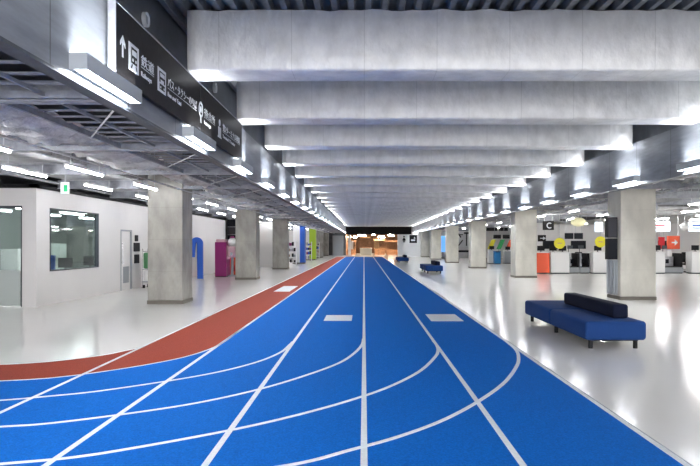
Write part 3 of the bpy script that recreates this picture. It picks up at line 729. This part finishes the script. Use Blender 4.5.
for i, (x, y, lab) in enumerate(((19.0, 36.45, 'black office chair beside the white podium at far right'), (12.95, 37.2, 'black office chair behind the baggage machines'))):
    t = thing('office_chair', lab, 'chair', (x, y, 0))
    MB().box(-.24, .24, -.24, .24, .45, .54, .04, 2).build('seat', 'black', t); MB().box(-.22, .22, .18, .26, .60, 1.2, .04, 2).box(-.03, .03, .2, .25, .5, .62).build('backrest', 'black', t)
    MB().cyl((0, 0, .06), (0, 0, .46), .03, 10).build('post', 'steel', t)
    mb = MB(); [mb.cyl((0, 0, .08), (.26 * math.cos(a), .26 * math.sin(a), .03), .025, 8) for a in [k * 2 * math.pi / 5 for k in range(5)]]; mb.build('star_base', 'black', t)
def disc_sign(x, y, z, r, label):
    t = thing('round_sign', label, 'sign', (x, y, z), 'round yellow signs')
    MB().cyl((0, 0, 0), (0, .05, 0), r, 32).build('disc', 'yellow', t); MB().cyl((0, .03, r), (0, .03, (3.722 if x < 11.3 else 4.46) - z), .012, 6).build('hanger', 'galv', t)
    MB().box(-r * .4, r * .4, -.004, -.001, -.03, .03).build('mark', 'wood_pale', t)
disc_sign(11.0, 34.85, 1.72, .31, 'round yellow sign above the white counter by the orange one')
disc_sign(13.3, 34.85, 1.80, .31, 'round yellow sign partly behind the black pillar screens')
def sq_sign(x0, x1, z0, z1, y, mat, label, name='hanging_sign', cat='sign', mark=None, ztop=4.45, mm='sign_white'):
    if ztop and x1 > 9.7 and x0 < 11.2: ztop = 3.722
    t = thing(name, label, cat, ((x0 + x1) / 2, y, z0)); hw = (x1 - x0) / 2; h = z1 - z0
    MB().box(-hw, hw, 0, .08, 0, h, .008, 1).build('panel', mat, t)
    if ztop: MB().cyl((-hw * .7, .04, h), (-hw * .7, .04, ztop - z0), .012, 6).cyl((hw * .7, .04, h), (hw * .7, .04, ztop - z0), .012, 6).build('hanger', 'galv', t)
    if mark == 'arrow': MB().prism([(-.02 - .1, h * .45), (.06, h * .45), (.06, h * .25), (.25, h * .5), (.06, h * .75), (.06, h * .55), (-.12, h * .55)], 'Y', -.006, -.001).build('arrow_mark', mm, t)
    if mark == 'bars': MB().box(-hw * .7, hw * .5, -.006, -.001, h * .55, h * .68).box(-hw * .7, hw * .2, -.006, -.001, h * .3, h * .4).build('text_line', mm, t)
    if mark == 'C':
        mb = MB()
        for i in range(14):
            a0 = math.radians(50 + i * 260 / 14); a1 = math.radians(50 + (i + 1) * 260 / 14); R0, R1 = h * .22, h * .34; cx, cz = hw * .2, h * .5
            mb.prism([(cx + R0 * math.cos(a0), cz + R0 * math.sin(a0)), (cx + R1 * math.cos(a0), cz + R1 * math.sin(a0)), (cx + R1 * math.cos(a1), cz + R1 * math.sin(a1)), (cx + R0 * math.cos(a1), cz + R0 * math.sin(a1))], 'Y', -.006, -.001)
        mb.build('letter', mm, t)
    return t
def scr(px0, px1, py0, py1, y, mat, label, name='hanging_sign', cat='sign', mark=None, ztop=4.45, mm='sign_white'):
    return sq_sign((px0 - VX) * y / F, (px1 - VX) * y / F, H - (py1 - VY) * y / F, H - (py0 - VY) * y / F, y, mat, label, name, cat, mark, ztop, mm)
scr(543, 554, 221, 230, 34, 'sign_black', 'black hanging sign with white letter C above the orange counter', mark='C')
scr(538, 546, 235, 241.5, 37, 'sign_black', 'small black sign below the lettered sign near second right pillar', mark='arrow')
scr(565, 573.5, 233, 239, 36.5, 'screen_dark', 'dark screen above the baggage machines, left of two', 'flight_screen', 'screen')
scr(574.5, 583, 233, 239, 36.5, 'screen_dark', 'dark screen above the baggage machines, right of two', 'flight_screen', 'screen')
scr(595, 603, 222, 232, 36, 'screen_white', 'white lit screen just left of the black pillar screens', 'flight_screen', 'screen')
scr(648, 670.5, 221.5, 231.5, 36, 'screen_white', 'white lit screen just right of the nearest right pillar', 'flight_screen', 'screen', 'bars', mm='red')
scr(689, 712, 221.5, 231.5, 36, 'screen_white', 'white lit screen at the right edge of the photo', 'flight_screen', 'screen', 'bars', mm='banner_blue')
scr(667.3, 680, 236, 249, 36.7, 'orange', 'square orange sign with white mark above the white podium', mark='arrow', ztop=4.45)
scr(658.8, 664.8, 237, 249, 37.4, 'red', 'narrow red sign left of the square orange sign', mark=None)
t = thing('globe_lamp', 'round white globe hanging between the two lit screens at far right', 'lamp', (18.4, 35.6, 2.7)); MB().ball((0, 0, 0), .24, seg=20).build('globe', 'panel_white', t, smooth=True); MB().cyl((0, 0, .23), (0, 0, 1.75), .012, 6).build('hanger', 'galv', t)
t = thing('globe_lamp', 'pale yellow round lamp hanging over the baggage machines', 'lamp', (12.1, 35.0, 2.92)); MB().ball((0, 0, 0), .42, (1, 1, .6), 20).build('globe', 'lamp_yellow', t, smooth=True); MB().cyl((0, 0, .24), (0, 0, 1.53), .012, 6).build('hanger', 'galv', t)
# belt stanchions
k_ = 0
for (x, y) in ((10.9, 33.4), (12.4, 33.2), (13.6, 33.6), (17.2, 33.5), (18.7, 33.6)):
    pass
# gap between second and third right pillars
YG = 54.0
for (a, b, c, d, m, lab) in ((485.8, 497.5, 227.5, 231, 'black', 'black overhead board between second and third right pillars, upper left'), (499, 508, 227.5, 231, 'black', 'black overhead board between second and third right pillars, upper right'),
                             (493.5, 501, 234.8, 238.6, 'black', 'small black board above the yellow slanted panel'), (503, 509.8, 234.8, 238.6, 'black', 'small black board above the green slanted panel')):
    scr(a, b, c, d, YG + (.6 if a in (485.8, 499) else 0), m, lab, 'overhead_board', 'sign')
for (px, m, lab) in ((487.5, 'yellow', 'slanted yellow panel on the far right check-in island'), (496.5, 'green', 'slanted green panel right of the yellow slanted one'), (505.5, 'orange', 'slanted orange panel right of the green slanted one')):
    x = (px - VX) * YG / F; z0_ = H - (249 - VY) * YG / F; z1_ = H - (239.7 - VY) * YG / F
    t = thing('slanted_banner', lab, 'banner', (x, YG, 0), 'slanted colour banners')
    MB().prism([(0, z0_), (.38, z0_), (.75, z1_), (.37, z1_)], 'Y', 0, .08).build('panel', m, t)
    MB().box(.18, .22, .02, .06, 0, z0_).box(.05, .35, -.1, .2, 0, .02).build('post', 'steel', t)
counter((486 - VX) * YG / F, (493.8 - VX) * YG / F, 'panel_white', 'white counter below the yellow slanted panel', 1.15, YG - 1.2)
t = thing('waste_bin', 'blue bin standing between the second and third right pillars', 'bin', ((497.7 - VX) * 52 / F, 52, 0)); MB().box(-.27, .27, 0, .5, .04, .98, .04, 2).build('body', 'bin_blue', t)
MB().box(-.28, .28, -.01, .51, .981, 1.08, .03, 2).build('lid', 'bin_blue', t); MB().box(-.15, .15, -.02, -.011, .99, 1.05).build('opening', 'black', t); MB().box(-.25, .25, .02, .48, 0, .04).build('base', 'black', t)
counter((502 - VX) * YG / F, (511 - VX) * YG / F, 'panel_grey', 'grey counter right of the blue bin', 1.1, YG - .9)
# poster wall between third and fourth
YW = 74.9
x0, x1 = (456 - VX) * YW / F, (470 - VX) * YW / F
t = thing('wall_poster', 'white poster with bold black brush marks between third and fourth right pillars', 'poster', ((x0 + x1) / 2, YW, 0))
MB().box(-(x1 - x0) / 2, (x1 - x0) / 2, -.04, .09, 1.35, 3.25).build('board', 'panel_white', t)
mb = MB()
mb.box(.35, .48, -.05, -.041, 1.45, 3.1).box(.1, .7, -.05, -.041, 2.9, 3.1).prism([(-.6, 1.5), (-.5, 1.45), (.0, 2.1), (-.1, 2.2)], 'Y', -.05, -.041).prism([(-.65, 2.9), (-.5, 3.0), (-.2, 2.5), (-.3, 2.4)], 'Y', -.05, -.041)
mb.box(-.5, .0, -.05, -.041, 2.75, 2.85).build('brush_marks', 'black', t)
t = thing('long_table', 'long low dark table under the brush-mark poster', 'table', (11.4, 72.5, 0))
MB().box(-.9, .9, -.3, .3, .72, .95).build('table_top', 'black', t)
for a in (-.8, .8):
    for b in (-.25, .25): MB().box(a - .03, a + .03, b - .03, b + .03, 0, .72).build('leg', 'steel', t)
scr(440.6, 445.4, 236, 252, 70, 'screen_blue', 'tall blue lit screen between fourth and fifth right pillars', 'display_screen', 'screen', ztop=None)
o = [x for x in bpy.data.objects if x.get('label', '').startswith('tall blue lit')][0]
MB().box(-.06, .06, .02, .06, -(o.location.z), 0).box(-.25, .25, -.1, .2, -o.location.z, -o.location.z + .03).build('stand', 'steel_dark', o)
# toilet signs on the white end wall
y = 83.95
def wsign(px0, px1, py0, py1, inv, label):
    x0, x1 = (px0 - VX) * y / F, (px1 - VX) * y / F; z0, z1 = H - (py1 - VY) * y / F, H - (py0 - VY) * y / F
    t = thing('wall_sign', label, 'sign', ((x0 + x1) / 2, y, z0)); hw = (x1 - x0) / 2; h = z1 - z0
    MB().box(-hw, hw, -.02, .05, 0, h).build('plate', 'black' if inv else 'panel_white', t)
    mk = 'sign_white' if inv else 'black'
    if inv: MB().box(-hw * .6, hw * .5, -.03, -.021, h * .25, h * .45).prism([(hw * .1, h * .55), (hw * .6, h * .55), (hw * .35, h * .8)], 'Y', -.03, -.021).build('mark', mk, t)
    else:
        mb = MB()
        mb.cyl((0, -.03, h * .85), (0, -.021, h * .85), h * .12, 14).prism([(-hw * .55, h * .3), (hw * .55, h * .3), (hw * .12, h * .7), (-hw * .12, h * .7)], 'Y', -.03, -.021).box(-hw * .3, -hw * .05, -.03, -.021, 0.02, h * .3).box(hw * .05, hw * .3, -.03, -.021, .02, h * .3)
        mb.build('person_mark', mk, t)
wsign(400.5, 407.5, 235.5, 242.5, False, 'white sign with black person pictogram on the far end wall')
wsign(409.5, 417, 235, 243, True, 'black square sign on the far end wall beside the person pictogram')

# ================================================================ FOOD COURT AT THE END
for i in range(11):
    x = -2.2 + (i % 6) * 1.55 + (i // 6) * .7; yy = 95.5 + (i // 6) * 7; z = 2.7 + (i % 3) * .25
    t = thing('pendant_lamp', 'warm glowing pendant over the food court, %s row, %s from left' % (['front', 'rear'][i // 6], (['first'] + ORD[1:])[i % 6]), 'lamp', (x, yy, z), 'food court pendants')
    MB().cyl((0, 0, 0), (0, 0, .28), .32, 16, .14).build('shade', 'warm_glow', t); MB().cyl((0, 0, .28), (0, 0, 4.3 - z), .012, 6).build('cord', 'black', t)
for i, (x, y, ww, h) in enumerate(((-2.0, 97, 1.4, 1.5), (2.4, 96.2, 1.6, 1.7), (4.4, 96.8, 1.8, 1.5), (.2, 108, 1.6, 2.2), (3.2, 109, 2.5, 2.2), (-3.5, 106, 2.2, 2.3))):
    t = thing('food_stall', 'brown wooden stall in the food court, %s' % ['front left', 'front centre right', 'front right', 'rear middle', 'rear right', 'rear left'][i], 'stall', (x, y, 0), 'wooden stalls in the food court')
    MB().box(-ww / 2, ww / 2, 0, .8, 0, h * .55).build('counter', 'wood', t)
    MB().box(-ww / 2, -ww / 2 + .08, 0, .08, h * .55, h + .5).box(ww / 2 - .08, ww / 2, 0, .08, h * .55, h + .5).build('post', 'wood', t)
    MB().box(-ww / 2 - .1, ww / 2 + .1, -.1, .9, h + .5, h + .75).build('canopy', 'wood_pale' if i % 2 else 'wood', t)
t = thing('reception_counter', 'pale counter at the far end of the track in the food court entrance', 'counter', (.3, 94.6, 0)); MB().box(-.9, .9, 0, .6, 0, 1.0, .02, 1).build('body', 'frost', t); MB().box(-.95, .95, -.05, .65, 1.001, 1.05).build('counter_top', 'panel_white', t)
tag(MB().box(-2.35, -1.95, YE - .4, YE - .05, 0, 3.08, .02, 1).build('white_post', 'panel_white'), 'slim white post at the far left end under the black header', 'post')
tag(MB().box(-4.6, -3.0, YE - 2, YE - 1.7, 0, 2.9, .02, 1).build('partition', 'panel_grey'), 'dark grey partition at the far left end beside the white post', 'partition')
